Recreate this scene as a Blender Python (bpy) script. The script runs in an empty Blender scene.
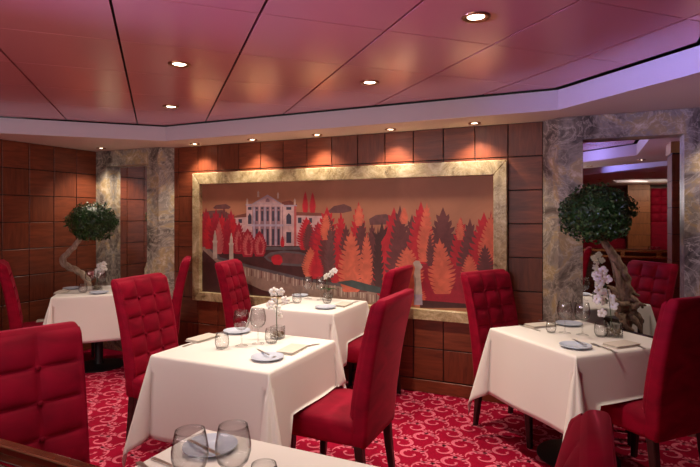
import bpy, bmesh, math, random
from mathutils import Vector, Matrix
from mathutils.geometry import delaunay_2d_cdt
random.seed(7)
S = bpy.context.scene
C = S.collection
PI = math.pi
R = math.radians
SQ = math.sqrt(.5)

# ------------------------------------------------------------------ camera, world, lights, exposure
YAW, FOC, CX, CY, EYE = R(24.66), 518.7, 350.0, 216.0, 1.49
cam = bpy.data.cameras.new('camera')
cam.sensor_width = 36.0
cam.lens = 36.0 * FOC / 700.0
cam.shift_y = -(233.5 - CY) / 700.0
cam.clip_start = 0.02
co = bpy.data.objects.new('camera', cam)
C.objects.link(co)
co.location = (0, 0, EYE)
co.rotation_euler = (R(90), 0, YAW)
S.camera = co

wd = bpy.data.worlds.new('world')
S.world = wd
wd.use_nodes = True
wd.node_tree.nodes['Background'].inputs[0].default_value = (0.9, 0.75, 0.8, 1)
wd.node_tree.nodes['Background'].inputs[1].default_value = 0.05

def light(name, kind, loc, energy, color=(1, .84, .66), aim=None, **kw):
    l = bpy.data.lights.new(name, kind)
    l.energy = energy
    l.color = color
    for k, v in kw.items():
        setattr(l, k, v)
    o = bpy.data.objects.new(name, l)
    C.objects.link(o)
    o.location = loc
    if aim is not None:
        o.rotation_euler = (Vector(aim) - Vector(loc)).to_track_quat('-Z', 'Y').to_euler()
    return o

# added fill from behind the camera and added ceiling wash, then blue fascia fills
light('room_fill', 'AREA', (-2.5, -1.5, 2.14), 10, (1, .87, .84), aim=(-2.9, 2.6, .9), shape='RECTANGLE', size=2.6, size_y=1.2, spread=R(95))
light('ceiling_wash', 'AREA', (-2.1, -.3, 1.75), 36, (1, .86, .88), aim=(-2.0, 1.5, 3.55), shape='RECTANGLE', size=3.2, size_y=.5)
BLUE = (.36, .34, 1)  # blue light on the fascias, source unseen; lamps added to give it
light('blue_fascia_fill', 'AREA', (-3.3, .3, 1.65), 8, BLUE, aim=(.45, 2.9, 2.22), shape='DISK', size=.3, spread=R(40))
light('blue_fascia_fill', 'AREA', (-1.2, 1.0, 2.1), 1.0, BLUE, aim=(.2, 1.0, 2.29), shape='DISK', size=.1, spread=R(34))
light('blue_fascia_fill', 'AREA', (-.6, -1.2, 2.2), 1.6, BLUE, aim=(.9, -.8, 2.29), shape='DISK', size=.1, spread=R(50))

S.view_settings.view_transform = 'Standard'
S.view_settings.look = 'None'
S.view_settings.gamma = 1
S.view_settings.use_curve_mapping = False
S.view_settings.exposure = 0.0

# ------------------------------------------------------------------ camera-independent helpers
FWD = Vector((-math.sin(YAW), math.cos(YAW), 0))
RGT = Vector((math.cos(YAW), math.sin(YAW), 0))
def ray(x, y):
    return FWD + RGT * ((x - CX) / FOC) + Vector((0, 0, (CY - y) / FOC))
def at_z(x, y, z):
    d = ray(x, y)
    return Vector((0, 0, EYE)) + d * ((z - EYE) / d.z)
def at_y(x, y, Y):
    d = ray(x, y)
    return Vector((0, 0, EYE)) + d * (Y / d.y)
def at_d(x, y, d):
    return Vector((0, 0, EYE)) + ray(x, y) * d

def tag(o, label=None, cat=None, group=None, kind=None):
    if label: o['label'] = label
    if cat: o['category'] = cat
    if group: o['group'] = group
    if kind: o['kind'] = kind
    return o
def empty(name, loc=(0, 0, 0), rz=0):
    o = bpy.data.objects.new(name, None)
    o.empty_display_size = .05
    C.objects.link(o)
    o.location = loc
    o.rotation_euler = (0, 0, rz)
    return o
def mk(name, bm, mats, parent=None, smooth=False, recalc=True):
    if recalc:
        bmesh.ops.recalc_face_normals(bm, faces=bm.faces)
    me = bpy.data.meshes.new(name)
    bm.to_mesh(me)
    bm.free()
    for m in (mats if isinstance(mats, (list, tuple)) else [mats]):
        me.materials.append(m)
    if smooth:
        for p in me.polygons: p.use_smooth = True
        if smooth is not True:
            me.set_sharp_from_angle(angle=R(smooth))
    o = bpy.data.objects.new(name, me)
    C.objects.link(o)
    if parent: o.parent = parent
    return o
def copy_tree(o, parent=None):
    c = o.copy()
    C.objects.link(c)
    if parent: c.parent = parent
    for ch in [k for k in bpy.data.objects if k.parent == o]:
        copy_tree(ch, c)
    return c
def box(bm, lo, hi, bev=0, mi=0, seg=2):
    vs = [bm.verts.new((x, y, z)) for x in (lo[0], hi[0]) for y in (lo[1], hi[1]) for z in (lo[2], hi[2])]
    fs = [bm.faces.new([vs[i] for i in q]) for q in ((0, 1, 3, 2), (4, 6, 7, 5), (0, 4, 5, 1), (2, 3, 7, 6), (0, 2, 6, 4), (1, 5, 7, 3))]
    for f in fs: f.material_index = mi
    if bev:
        es = list({e for f in fs for e in f.edges})
        r = bmesh.ops.bevel(bm, geom=es, offset=bev, segments=seg, affect='EDGES', profile=.5)
        for f in r['faces']: f.material_index = mi
    return vs
def loft(bm, rings, cap=True, mi=0, closed=True):
    vr = [[bm.verts.new(p) for p in r] for r in rings]
    n = len(vr[0])
    for a, b in zip(vr, vr[1:]):
        for i in range(n if closed else n - 1):
            j = (i + 1) % n
            bm.faces.new((a[i], a[j], b[j], b[i])).material_index = mi
    if cap:
        bm.faces.new(vr[0][::-1]).material_index = mi
        bm.faces.new(vr[-1]).material_index = mi
    return vr
def lathe(bm, prof, seg=28, mi=0, loc=(0, 0, 0)):
    prev = None
    for r, z in prof:
        if r < 1e-6:
            cur = [bm.verts.new((loc[0], loc[1], loc[2] + z))]
        else:
            cur = [bm.verts.new((loc[0] + r * math.cos(2 * PI * k / seg), loc[1] + r * math.sin(2 * PI * k / seg), loc[2] + z)) for k in range(seg)]
        if prev:
            for k in range(seg):
                j = (k + 1) % seg
                a = [prev[k % len(prev)], prev[j % len(prev)], cur[j % len(cur)], cur[k % len(cur)]]
                u = []
                for v in a:
                    if v not in u: u.append(v)
                if len(u) > 2: bm.faces.new(u).material_index = mi
        prev = cur
def tube(bm, pts, rad, seg=8, mi=0, wob=0):
    pts = [Vector(p) for p in pts]
    n = len(pts)
    rr = rad if isinstance(rad, (list, tuple)) else [rad] * n
    up = Vector((.13, .31, .94)).normalized()
    rings = []
    for i, p in enumerate(pts):
        t = (pts[min(i + 1, n - 1)] - pts[max(i - 1, 0)]).normalized()
        a = t.cross(up)
        if a.length < .1: a = t.cross(Vector((1, 0, 0)))
        a.normalize()
        b = t.cross(a).normalized()
        rings.append([p + (a * math.cos(2 * PI * k / seg) + b * math.sin(2 * PI * k / seg)) * rr[i] * (1 + wob * math.sin(3 * 2 * PI * k / seg + i * .9)) for k in range(seg)])
    loft(bm, rings)
def spline(pts, n=6):
    pts = [Vector(p) for p in pts]
    out = []
    for i in range(len(pts) - 1):
        p0, p1, p2, p3 = pts[max(i - 1, 0)], pts[i], pts[i + 1], pts[min(i + 2, len(pts) - 1)]
        for k in range(n):
            t = k / n
            out.append(.5 * ((2 * p1) + (p2 - p0) * t + (2 * p0 - 5 * p1 + 4 * p2 - p3) * t * t + (3 * p1 - p0 - 3 * p2 + p3) * t ** 3))
    out.append(pts[-1])
    return out
def rrect(w, h, r, n=4):
    """rounded rectangle outline, centred, counter-clockwise"""
    out = []
    for cx, cy, a0 in ((w / 2 - r, h / 2 - r, 0), (-w / 2 + r, h / 2 - r, 90), (-w / 2 + r, -h / 2 + r, 180), (w / 2 - r, -h / 2 + r, 270)):
        for k in range(n + 1):
            a = R(a0 + 90 * k / n)
            out.append((cx + r * math.cos(a), cy + r * math.sin(a)))
    return out

# ------------------------------------------------------------------ materials
def mat(name, col, rough=.5, metal=0, **kw):
    m = bpy.data.materials.new(name)
    m.use_nodes = True
    b = m.node_tree.nodes['Principled BSDF']
    b.inputs['Base Color'].default_value = (*col, 1)
    b.inputs['Roughness'].default_value = rough
    b.inputs['Metallic'].default_value = metal
    for k, v in kw.items():
        b.inputs[k].default_value = v
    return m
def nt(m): return m.node_tree.nodes, m.node_tree.links, m.node_tree.nodes['Principled BSDF']
def ramp(N, stops, interp='LINEAR'):
    r = N.new('ShaderNodeValToRGB')
    e = r.color_ramp
    e.interpolation = interp
    while len(e.elements) < len(stops): e.elements.new(.5)
    for k, (p, c) in zip(e.elements, stops):
        k.position = p
        k.color = (*c, 1)
    return r
def noise(N, L, scale, detail=4, vec=None, dist=0, rough=.5):
    n = N.new('ShaderNodeTexNoise')
    n.inputs['Scale'].default_value = scale
    n.inputs['Detail'].default_value = detail
    n.inputs['Distortion'].default_value = dist
    n.inputs['Roughness'].default_value = rough
    if vec is not None: L.new(vec, n.inputs['Vector'])
    return n
def mapping(N, L, src, scale=(1, 1, 1), rot=(0, 0, 0)):
    mp = N.new('ShaderNodeMapping')
    mp.inputs['Scale'].default_value = scale
    mp.inputs['Rotation'].default_value = rot
    L.new(src, mp.inputs['Vector'])
    return mp.outputs[0]
def bump(N, L, b, h, strength=.2, dist=.01):
    bp = N.new('ShaderNodeBump')
    bp.inputs['Strength'].default_value = strength
    bp.inputs['Distance'].default_value = dist
    L.new(h, bp.inputs['Height'])
    L.new(bp.outputs[0], b.inputs['Normal'])

def wood_panel_mat(name, dark, light_, rough=.38):
    m = mat(name, light_, rough)
    N, L, b = nt(m)
    tc = N.new('ShaderNodeTexCoord').outputs['Object']
    g = N.new('ShaderNodeNewGeometry')
    # grain upright on some panels and lying on others
    v1 = mapping(N, L, tc, (14, 14, 1.6))
    v2 = mapping(N, L, tc, (1.6, 1.6, 14))
    mx = N.new('ShaderNodeMix'); mx.data_type = 'VECTOR'
    lt = N.new('ShaderNodeMath'); lt.operation = 'GREATER_THAN'; lt.inputs[1].default_value = .5
    L.new(g.outputs['Random Per Island'], lt.inputs[0])
    L.new(lt.outputs[0], mx.inputs[0])
    L.new(v1, mx.inputs[4]); L.new(v2, mx.inputs[5])
    ad = N.new('ShaderNodeVectorMath'); ad.operation = 'ADD'
    sc = N.new('ShaderNodeVectorMath'); sc.operation = 'SCALE'; sc.inputs[0].default_value = (7, 13, 5)
    L.new(g.outputs['Random Per Island'], sc.inputs['Scale'])
    L.new(mx.outputs[1], ad.inputs[0]); L.new(sc.outputs[0], ad.inputs[1])
    n = noise(N, L, 2.2, 6, ad.outputs[0], .8, .6)
    r = ramp(N, [(.3, dark), (.7, light_)])
    L.new(n.outputs[0], r.inputs[0])
    hs = N.new('ShaderNodeHueSaturation')
    mr = N.new('ShaderNodeMapRange'); mr.inputs[3].default_value = .85; mr.inputs[4].default_value = 1.15
    L.new(g.outputs['Random Per Island'], mr.inputs[0])
    L.new(mr.outputs[0], hs.inputs['Value'])
    L.new(r.outputs[0], hs.inputs['Color'])
    L.new(hs.outputs[0], b.inputs['Base Color'])
    return m
def marble_mat(name, stops, scale=1.0, rough=.28):
    m = mat(name, stops[0][1], rough)
    N, L, b = nt(m)
    tc = N.new('ShaderNodeTexCoord').outputs['Object']
    v = mapping(N, L, tc, (1, 1, 1), (.5, .7, .3))
    n1 = noise(N, L, 3.2 * scale, 9, v, 1.6, .68)
    r = ramp(N, stops)
    L.new(n1.outputs[0], r.inputs[0])
    n2 = noise(N, L, 5.5 * scale, 6, v, 3.0, .6)
    vr = ramp(N, [(.46, (0, 0, 0)), (.5, (1, 1, 1)), (.53, (0, 0, 0))])
    L.new(n2.outputs[0], vr.inputs[0])
    n3 = noise(N, L, 2.0 * scale, 3, v)
    ml = N.new('ShaderNodeMath'); ml.operation = 'MULTIPLY'
    L.new(vr.outputs[0], ml.inputs[0]); L.new(n3.outputs[0], ml.inputs[1])
    mx = N.new('ShaderNodeMix'); mx.data_type = 'RGBA'
    L.new(ml.outputs[0], mx.inputs[0])
    L.new(r.outputs[0], mx.inputs[6])
    mx.inputs[7].default_value = (*stops[-1][1], 1)
    L.new(mx.outputs[2], b.inputs['Base Color'])
    return m
def velvet_mat(name, col):
    m = mat(name, col, .75)
    N, L, b = nt(m)
    b.inputs['Sheen Weight'].default_value = .35
    b.inputs['Sheen Roughness'].default_value = .3
    b.inputs['Sheen Tint'].default_value = (1, .12, .2, 1)
    b.inputs['Specular IOR Level'].default_value = .15
    tc = N.new('ShaderNodeTexCoord').outputs['Object']
    n = noise(N, L, 6, 4, mapping(N, L, tc, (1, 1, 2.2)), .6)
    r = ramp(N, [(.3, tuple(c * .72 for c in col)), (.7, tuple(min(1, c * 1.2) for c in col))])
    L.new(n.outputs[0], r.inputs[0])
    L.new(r.outputs[0], b.inputs['Base Color'])
    return m
def cloth_mat(name, col):
    m = mat(name, col, .8)
    N, L, b = nt(m)
    b.inputs['Specular IOR Level'].default_value = .2
    b.inputs['Sheen Weight'].default_value = .1
    tc = N.new('ShaderNodeTexCoord').outputs['Object']
    n = noise(N, L, 260, 2, tc)
    bump(N, L, b, n.outputs[0], .12, .002)
    return m
def glass_mat(name, tint=(1, 1, 1)):
    m = bpy.data.materials.new(name)
    m.use_nodes = True
    N, L = m.node_tree.nodes, m.node_tree.links
    N.remove(N['Principled BSDF'])
    out = N['Material Output']
    t = N.new('ShaderNodeBsdfTransparent')
    l2 = N.new('ShaderNodeLayerWeight'); l2.inputs[0].default_value = .5
    r2 = ramp(N, [(0, (.97, .97, .97)), (.5, (.93, .93, .93)), (.8, (.64, .64, .64)), (1, (.1, .1, .1))])
    L.new(l2.outputs['Facing'], r2.inputs[0]); L.new(r2.outputs[0], t.inputs[0])
    g = N.new('ShaderNodeBsdfGlossy'); g.inputs['Roughness'].default_value = .03
    lw = N.new('ShaderNodeLayerWeight'); lw.inputs[0].default_value = .28
    r = ramp(N, [(0, (.06,) * 3), (.5, (.15,) * 3), (.8, (.36,) * 3), (1, (.75,) * 3)])
    L.new(lw.outputs['Facing'], r.inputs[0])
    mx = N.new('ShaderNodeMixShader')
    L.new(r.outputs[0], mx.inputs[0]); L.new(t.outputs[0], mx.inputs[1]); L.new(g.outputs[0], mx.inputs[2])
    L.new(mx.outputs[0], out.inputs[0])
    return m
def emit_mat(name, col, strength):
    m = mat(name, (0, 0, 0))
    b = nt(m)[2]
    b.inputs['Emission Color'].default_value = (*col, 1)
    b.inputs['Emission Strength'].default_value = strength
    return m

M = {}
M['wood'] = wood_panel_mat('cherry_wood_panel', (.110, .024, .010), (.235, .056, .022))
M['wood_dark'] = mat('dark_joint', (.012, .006, .005), .6)
M['leg'] = mat('espresso_leg', (.022, .011, .009), .35)
M['velvet'] = velvet_mat('crimson_velvet', (.25, .0012, .019))
M['button'] = velvet_mat('button_velvet', (.20, .001, .015))
M['slate'] = marble_mat('grey_brown_marble', [(.33, (.045, .038, .034)), (.43, (.17, .14, .115)), (.51, (.33, .29, .25)), (.58, (.44, .32, .16)), (.68, (.78, .70, .58))], .8)
M['gold'] = marble_mat('golden_marble', [(.30, (.13, .085, .04)), (.43, (.34, .25, .12)), (.56, (.52, .41, .22)), (.68, (.74, .65, .44))], 1.7)
M['soffit'] = mat('cream_soffit_paint', (.76, .67, .60), .7)
M['fascia'] = mat('fascia_paint_blue_cast', (.70, .64, .74), .6)  # lavender tint puts part of the blue light into the base colour
M['redpanel'] = mat('crimson_lacquer_ceiling', (.62, .215, .235), .26, .1)
M['redpanel'].node_tree.nodes['Principled BSDF'].inputs['Coat Weight'].default_value = .6
M['redpanel'].node_tree.nodes['Principled BSDF'].inputs['Coat Roughness'].default_value = .2
M['black'] = mat('black_gap', (.008, .006, .008), .8)
M['blackmetal'] = mat('black_painted_iron', (.012, .012, .013), .45)
M['cloth'] = cloth_mat('ivory_table_linen', (.76, .735, .70))
M['napkin'] = cloth_mat('napkin_linen', (.60, .55, .48))
M['glass'] = glass_mat('clear_glass')
M['china'] = mat('blue_white_china', (.50, .56, .68), .22)
M['steel'] = mat('cutlery_steel', (.55, .53, .50), .3, 1)
M['brass'] = mat('polished_brass', (.78, .50, .18), .25, 1)
M['bronze'] = mat('bronze_trim', (.42, .22, .12), .3, 1)
M['mirror'] = mat('mirror_silver', (.86, .86, .86), .015, 1)
M['petal'] = mat('white_petal', (.92, .90, .86), .5)
M['petal'].node_tree.nodes['Principled BSDF'].inputs['Subsurface Weight'].default_value = .15
M['throat'] = mat('yellow_throat', (.55, .36, .05), .6)
M['pinkpetal'] = mat('pink_petal', (.62, .22, .24), .6)
M['stem'] = mat('green_stem', (.045, .09, .025), .5)
M['pebble'] = mat('brown_pebbles', (.20, .14, .08), .6)
M['burl'] = wood_panel_mat('polished_burl', (.05, .014, .008), (.16, .04, .018), .12)
M['tan'] = wood_panel_mat('tan_wood_panel', (.24, .075, .026), (.40, .14, .05), .4)
M['cream'] = mat('cream_capital', (.52, .34, .15), .5)

m = mat('bonsai_leaf', (.02, .075, .015), .32)
N, L, b = nt(m)
g = N.new('ShaderNodeNewGeometry')
r = ramp(N, [(0, (.006, .026, .008)), (.6, (.02, .08, .018)), (1, (.08, .18, .045))])
L.new(g.outputs['Random Per Island'], r.inputs[0]); L.new(r.outputs[0], b.inputs['Base Color'])
M['leaf'] = m
def bark_mat(name, a, c):
    m = mat(name, a, .8)
    N, L, b = nt(m)
    tc = N.new('ShaderNodeTexCoord').outputs['Object']
    n = noise(N, L, 26, 6, mapping(N, L, tc, (1, 1, .25)), 1.2, .65)
    r = ramp(N, [(.32, a), (.68, c)])
    L.new(n.outputs[0], r.inputs[0]); L.new(r.outputs[0], b.inputs['Base Color'])
    bump(N, L, b, n.outputs[0], .8, .02)
    return m
M['bark'] = bark_mat('twisted_bark', (.08, .045, .026), (.36, .24, .16))
M['drift'] = bark_mat('pale_driftwood', (.24, .16, .10), (.66, .54, .42))

# ------------------------------------------------------------------ the room shell
YW, XL, XR, YB, ZS, ZC = 4.25, -5.07, 3.4, -6.4, 2.22, 2.365
def struct(name, bm, mats, **kw):
    return tag(mk(name, bm, mats, **kw), kind='structure')

# floor: red carpet with scrolls woven in pink
m = mat('red_carpet', (.30, .006, .028), .95)
N, L, b = nt(m)
b.inputs['Specular IOR Level'].default_value = .1
tc = N.new('ShaderNodeTexCoord').outputs['Object']
n = noise(N, L, 180, 3, tc)
rr = ramp(N, [(.3, (.23, .001, .018)), (.7, (.34, .003, .030))])
L.new(n.outputs[0], rr.inputs[0]); L.new(rr.outputs[0], b.inputs['Base Color'])
bump(N, L, b, n.outputs[0], .4, .004)
M['carpet'] = m
m = mat('pink_carpet_scroll', (.60, .12, .16), .95)
N, L, b = nt(m)
b.inputs['Specular IOR Level'].default_value = .1
tc = N.new('ShaderNodeTexCoord').outputs['Object']
n = noise(N, L, 150, 3, tc)
rr = ramp(N, [(.3, (.50, .075, .125)), (.7, (.72, .16, .23))])
L.new(n.outputs[0], rr.inputs[0]); L.new(rr.outputs[0], b.inputs['Base Color'])
bump(N, L, b, n.outputs[0], .4, .004)
M['scroll'] = m
def ribbon(bm, pts, wid, z, mi):
    prev = None
    n = len(pts)
    for i, p in enumerate(pts):
        a, c = pts[max(i - 1, 0)], pts[min(i + 1, n - 1)]
        t = (Vector((c[0] - a[0], c[1] - a[1]))).normalized()
        nrm = Vector((-t.y, t.x)) * wid[i]
        cur = (bm.verts.new((p[0] + nrm.x, p[1] + nrm.y, z)), bm.verts.new((p[0] - nrm.x, p[1] - nrm.y, z)))
        if prev: bm.faces.new((prev[0], prev[1], cur[1], cur[0])).material_index = mi
        prev = cur
def blob(bm, x, y, r, z, mi, sx=1, rot=0, n=7):
    vs = []
    for k in range(n):
        a = 2 * PI * k / n
        u, v = r * sx * math.cos(a), r * math.sin(a)
        vs.append(bm.verts.new((x + u * math.cos(rot) - v * math.sin(rot), y + u * math.sin(rot) + v * math.cos(rot), z)))
    bm.faces.new(vs).material_index = mi
def motif(bm, x, y, s, fx=1, fy=1):
    z = .0012
    T = lambda u, v: (x + u * s * fx, y + v * s * fy)
    # big C scroll with a curled end
    pts, wid = [], []
    for k in range(22):
        f = k / 21
        th = R(205 - 400 * f)
        rad = .078 - .058 * f ** 1.3
        pts.append(T(1.15 * rad * math.cos(th) + .02 * f, rad * math.sin(th)))
        wid.append(s * (.003 + .0085 * math.sin(PI * min(1, f * 1.15)) + (.006 if f > .9 else 0)))
    ribbon(bm, pts, wid, z, 1)
    for k in range(5):                                  # leaf lobes inside the arch
        th = R(160 - 32 * k)
        p = T(1.15 * .058 * math.cos(th), .055 * math.sin(th))
        blob(bm, p[0], p[1], .0085 * s, z + .0002, 1, 1.5, th * fx * fy)
    # tail that swings under the scroll to the next one
    pts, wid = [], []
    for k in range(14):
        f = k / 13
        th = R(-20 + 215 * f)
        rad = .05 - .032 * f
        pts.append(T(-.118 + 1.2 * rad * math.cos(th) * 1.0, -.045 - rad * math.sin(th) * .9))
        wid.append(s * (.003 + .006 * math.sin(PI * f) + (.004 if f > .9 else 0)))
    ribbon(bm, pts, wid, z, 1)
    for k in range(5):                                  # small fan flower
        th = R(20 + 35 * k)
        p = T(.115 + .03 * math.cos(th), -.045 + .028 * math.sin(th))
        blob(bm, p[0], p[1], .0075 * s, z, 1, 2.0, th if fx * fy > 0 else PI - th)
    p = T(.115, -.062); blob(bm, p[0], p[1], .011 * s, z, 1)
bm = bmesh.new()
vs = [bm.verts.new(p) for p in ((XL - .3, YB - .3, 0), (XR + .3, YB - .3, 0), (XR + .3, YW + .3, 0), (XL - .3, YW + .3, 0))]
bm.faces.new(vs)
j = 0
y = .95
while y < 4.2:
    k = 0
    x = -4.4 + (.13 if j % 2 else 0)
    while x < 1.35:
        motif(bm, x, y, 1.06, 1 if j % 2 else -1, 1)
        x += .262; k += 1
    y += .135; j += 1
for f in bm.faces:
    if f.normal.z < 0: f.normal_flip()
struct('floor', bm, [M['carpet'], M['scroll']], recalc=False)

def panel_wall(name, origin, udir, length, ndir, z0, rows, h, u0, w, mats, skip=None, back=.05):
    """wood veneer panels with open dark joints; origin is on the panel face, ndir points into the room"""
    bm = bmesh.new()
    o, u, nv = Vector(origin), Vector(udir), Vector(ndir)
    def slab(a0, a1, b0, b1, t0, t1, bev, mi):
        pts = []
        vs = []
        for a in (a0, a1):
            for t in (t0, t1):
                for z in (b0, b1):
                    p = o + u * a + nv * t
                    vs.append(bm.verts.new((p.x, p.y, z)))
        fs = [bm.faces.new([vs[i] for i in q]) for q in ((0, 1, 3, 2), (4, 6, 7, 5), (0, 4, 5, 1), (2, 3, 7, 6), (0, 2, 6, 4), (1, 5, 7, 3))]
        for f in fs: f.material_index = mi
        if bev:
            r = bmesh.ops.bevel(bm, geom=list({e for f in fs for e in f.edges}), offset=bev, segments=1, affect='EDGES')
            for f in r['faces']: f.material_index = mi
    slab(0, length, 0, z0 + rows * h + .2, -.012 - back, -.012, 0, 1)
    slab(0, length, 0, z0 - .006, -.012, .006, .003, 0)
    a = u0
    while a < length - .01:
        a1 = min(a + w, length)
        for r_ in range(rows):
            zz1 = min(z0 + (r_ + 1) * h, ZS)
            slab(max(a, 0) + .004, a1 - .004, z0 + r_ * h + .004, zz1 - .004, -.012, 0, .002, 0)
        a += w
    return struct(name, bm, mats)
WM = [M['wood'], M['wood_dark']]
panel_wall('wall_back', (XL, YW, 0), (1, 0, 0), XR - XL, (0, -1, 0), .11, 8, .2637, (-.316 - XL) % .26 - .26, .26, WM)
panel_wall('wall_left', (XL, YB, 0), (0, 1, 0), YW - YB, (1, 0, 0), .11, 8, .2637, (3.105 - YB) % .264 - .264, .264, WM)
panel_wall('wall_right', (XR, YW, 0), (0, -1, 0), YW - YB, (-1, 0, 0), .11, 8, .2637, 0, .264, WM)
panel_wall('wall_rear', (XR, YB, 0), (-1, 0, 0), XR - XL, (0, 1, 0), .11, 8, .2637, 0, .26, WM)

# ceiling: soffit plane with three trays cut out of it
OCT = [(-.189, 3.84), (.53, 3.12), (.53, 1.37), (-.38, .46), (-4.0, .46), (-4.72, 1.18), (-4.72, 2.86), (-3.74, 3.84)]
OCT = OCT[::-1]                                            # counter-clockwise is not needed, kept in order
TRAY2 = [(-1.2, -1.1), (1.5, .91), (1.5, .35), (-.9, -2.78)]
TRAY3 = [(.45, -3.4), (2.6, -3.4), (2.6, -4.2), (.58, -4.2)]
def plate_with_holes(bm, outer, holes, z, mi=0):
    es = []
    for loop in [outer] + holes:
        vs = [bm.verts.new((x, y, z)) for x, y in loop]
        es += [bm.edges.new((vs[i], vs[(i + 1) % len(vs)])) for i in range(len(vs))]
    r = bmesh.ops.triangle_fill(bm, edges=es, use_beauty=True)
    for g_ in r['geom']:
        if isinstance(g_, bmesh.types.BMFace): g_.material_index = mi
def skirt(bm, loop, z0, z1, mi, shift=0):
    n = len(loop)
    cx = sum(p[0] for p in loop) / n; cy = sum(p[1] for p in loop) / n
    for i in range(n):
        a, c = loop[i], loop[(i + 1) % n]
        vs = [bm.verts.new(p) for p in ((a[0], a[1], z0), (c[0], c[1], z0), (c[0], c[1], z1), (a[0], a[1], z1))]
        bm.faces.new(vs).material_index = mi
bm = bmesh.new()
plate_with_holes(bm, [(XL - .1, YB - .1), (XR + .1, YB - .1), (XR + .1, YW + .1), (XL - .1, YW + .1)], [OCT, TRAY2, TRAY3], ZS)
for f in bm.faces:
    f.normal_update()
    if f.normal.z > 0: f.normal_flip()
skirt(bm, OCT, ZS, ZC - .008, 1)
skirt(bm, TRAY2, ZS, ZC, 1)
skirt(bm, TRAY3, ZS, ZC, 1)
for T_ in (TRAY2, TRAY3):
    bm.faces.new([bm.verts.new((x, y, ZC)) for x, y in T_]).material_index = 0
# outer housing above the soffit so no light leaks in
box(bm, (XL - .2, YB - .2, 2.5), (XR + .2, YW + .2, 2.56), 0, 2)
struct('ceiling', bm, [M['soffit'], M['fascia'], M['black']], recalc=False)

# the red ceiling of the big tray: lacquered boards laid at 45 degrees with dark seams
def clip(poly, nx, ny, d):
    out = []
    for i in range(len(poly)):
        a, c = poly[i], poly[(i + 1) % len(poly)]
        da, dc = a[0] * nx + a[1] * ny - d, c[0] * nx + c[1] * ny - d
        if da <= 0: out.append(a)
        if da * dc < 0:
            t = da / (da - dc)
            out.append((a[0] + (c[0] - a[0]) * t, a[1] + (c[1] - a[1]) * t))
    return out
EDGE = .035
HP = []
n8 = len(OCT)
ocx, ocy = sum(p[0] for p in OCT) / n8, sum(p[1] for p in OCT) / n8
for i in range(n8):
    a, c = OCT[i], OCT[(i + 1) % n8]
    nx, ny = c[1] - a[1], -(c[0] - a[0])
    l = math.hypot(nx, ny); nx /= l; ny /= l
    if (ocx - a[0]) * nx + (ocy - a[1]) * ny > 0: nx, ny = -nx, -ny
    HP.append((nx, ny, a[0] * nx + a[1] * ny - EDGE))
bm = bmesh.new()
for ip in range(-6, 6):
    for iq in range(-3, 11):
        p0, p1 = .415 + .5955 * ip + .006, .415 + .5955 * (ip + 1) - .006
        q0, q1 = 2.235 + .595 * iq + .0026, 2.235 + .595 * (iq + 1) - .0026
        poly = [((p - q) * SQ, (p + q) * SQ) for p, q in ((p0, q0), (p1, q0), (p1, q1), (p0, q1))]
        for h_ in HP:
            poly = clip(poly, *h_)
            if len(poly) < 3: break
        if len(poly) < 3: continue
        lo = [bm.verts.new((x, y, ZC)) for x, y in poly]
        hi = [bm.verts.new((x, y, ZC + .02)) for x, y in poly]
        bm.faces.new(lo)
        for i in range(len(lo)):
            j = (i + 1) % len(lo)
            bm.faces.new((lo[i], hi[i], hi[j], lo[j]))
bm.faces.new([bm.verts.new((x, y, ZC + .035)) for x, y in OCT]).material_index = 1
struct('ceiling_tray', bm, [M['redpanel'], M['black']])

# ------------------------------------------------------------------ recessed downlights
M['lamp'] = emit_mat('warm_lamp', (1, .82, .6), 14)
def downlight(x, y, z, watt, label, grp, big=False, ang=96, blend=.7):
    t = tag(empty('downlight', (x, y, z)), label, 'ceiling light', grp)
    r = .062 if big else .048
    bm = bmesh.new()
    lathe(bm, [(r, 0), (r, -.004), (r * .93, -.008), (r * .74, -.007), (r * .68, .0), (r * .62, .012)], 28)
    mk('trim_ring', bm, M['bronze'], t, True)
    bm = bmesh.new()
    lathe(bm, [(r * .66, .001), (r * .5, -.002), (r * .25, -.004), (0, -.0045)], 20)
    mk('lens', bm, M['lamp'], t, True)
    l = light('downlight_beam', 'SPOT', (0, 0, -.02), watt, spot_size=R(ang), spot_blend=blend, shadow_soft_size=.03)
    l.parent = t
    return t
GC, GS = 'downlights in the red ceiling', 'downlights in the cream soffit'
downlight(-2.14, 2.305, ZC, 66, 'ceiling downlight above the left chair of the foreground table, upper left', GC, True)
downlight(-3.03, 3.17, ZC, 60, 'ceiling downlight in the red board nearest the left fascia corner', GC, True)
downlight(-1.30, 3.14, ZC, 100, 'ceiling downlight on the red ceiling in front of the mural', GC, True)
downlight(-.448, 2.302, ZC, 80, 'big bronze ringed ceiling downlight nearest the camera', GC, True)
for i, x in enumerate((-3.61, -2.91, -2.21, -1.51, -.81)):
    downlight(x, 4.105, ZS, 30, ['soffit downlight over the left edge of the mural frame', 'soffit downlight second from the left over the mural',
              'soffit downlight over the middle of the mural', 'soffit downlight second from the right over the mural',
              'soffit downlight over the right edge of the mural frame'][i], GS, False, 110)
downlight(-4.75, 3.945, ZS, 36, 'soffit downlight in front of the left marble mirror frame', GS, False, 110)
# beams of fittings out of view; the last is added for the right cloth
for x, y, z, e in ((-1.3, 1.45, ZC, 38), (-2.99, 1.45, ZC, 26), (-3.9, 2.3, ZC, 55), (.9, 4.06, ZS, 36)):
    light('downlight_beam', 'SPOT', (x, y, z - .02), e, spot_size=R(96), spot_blend=.7, shadow_soft_size=.03, aim=(x, y, 0))

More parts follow.
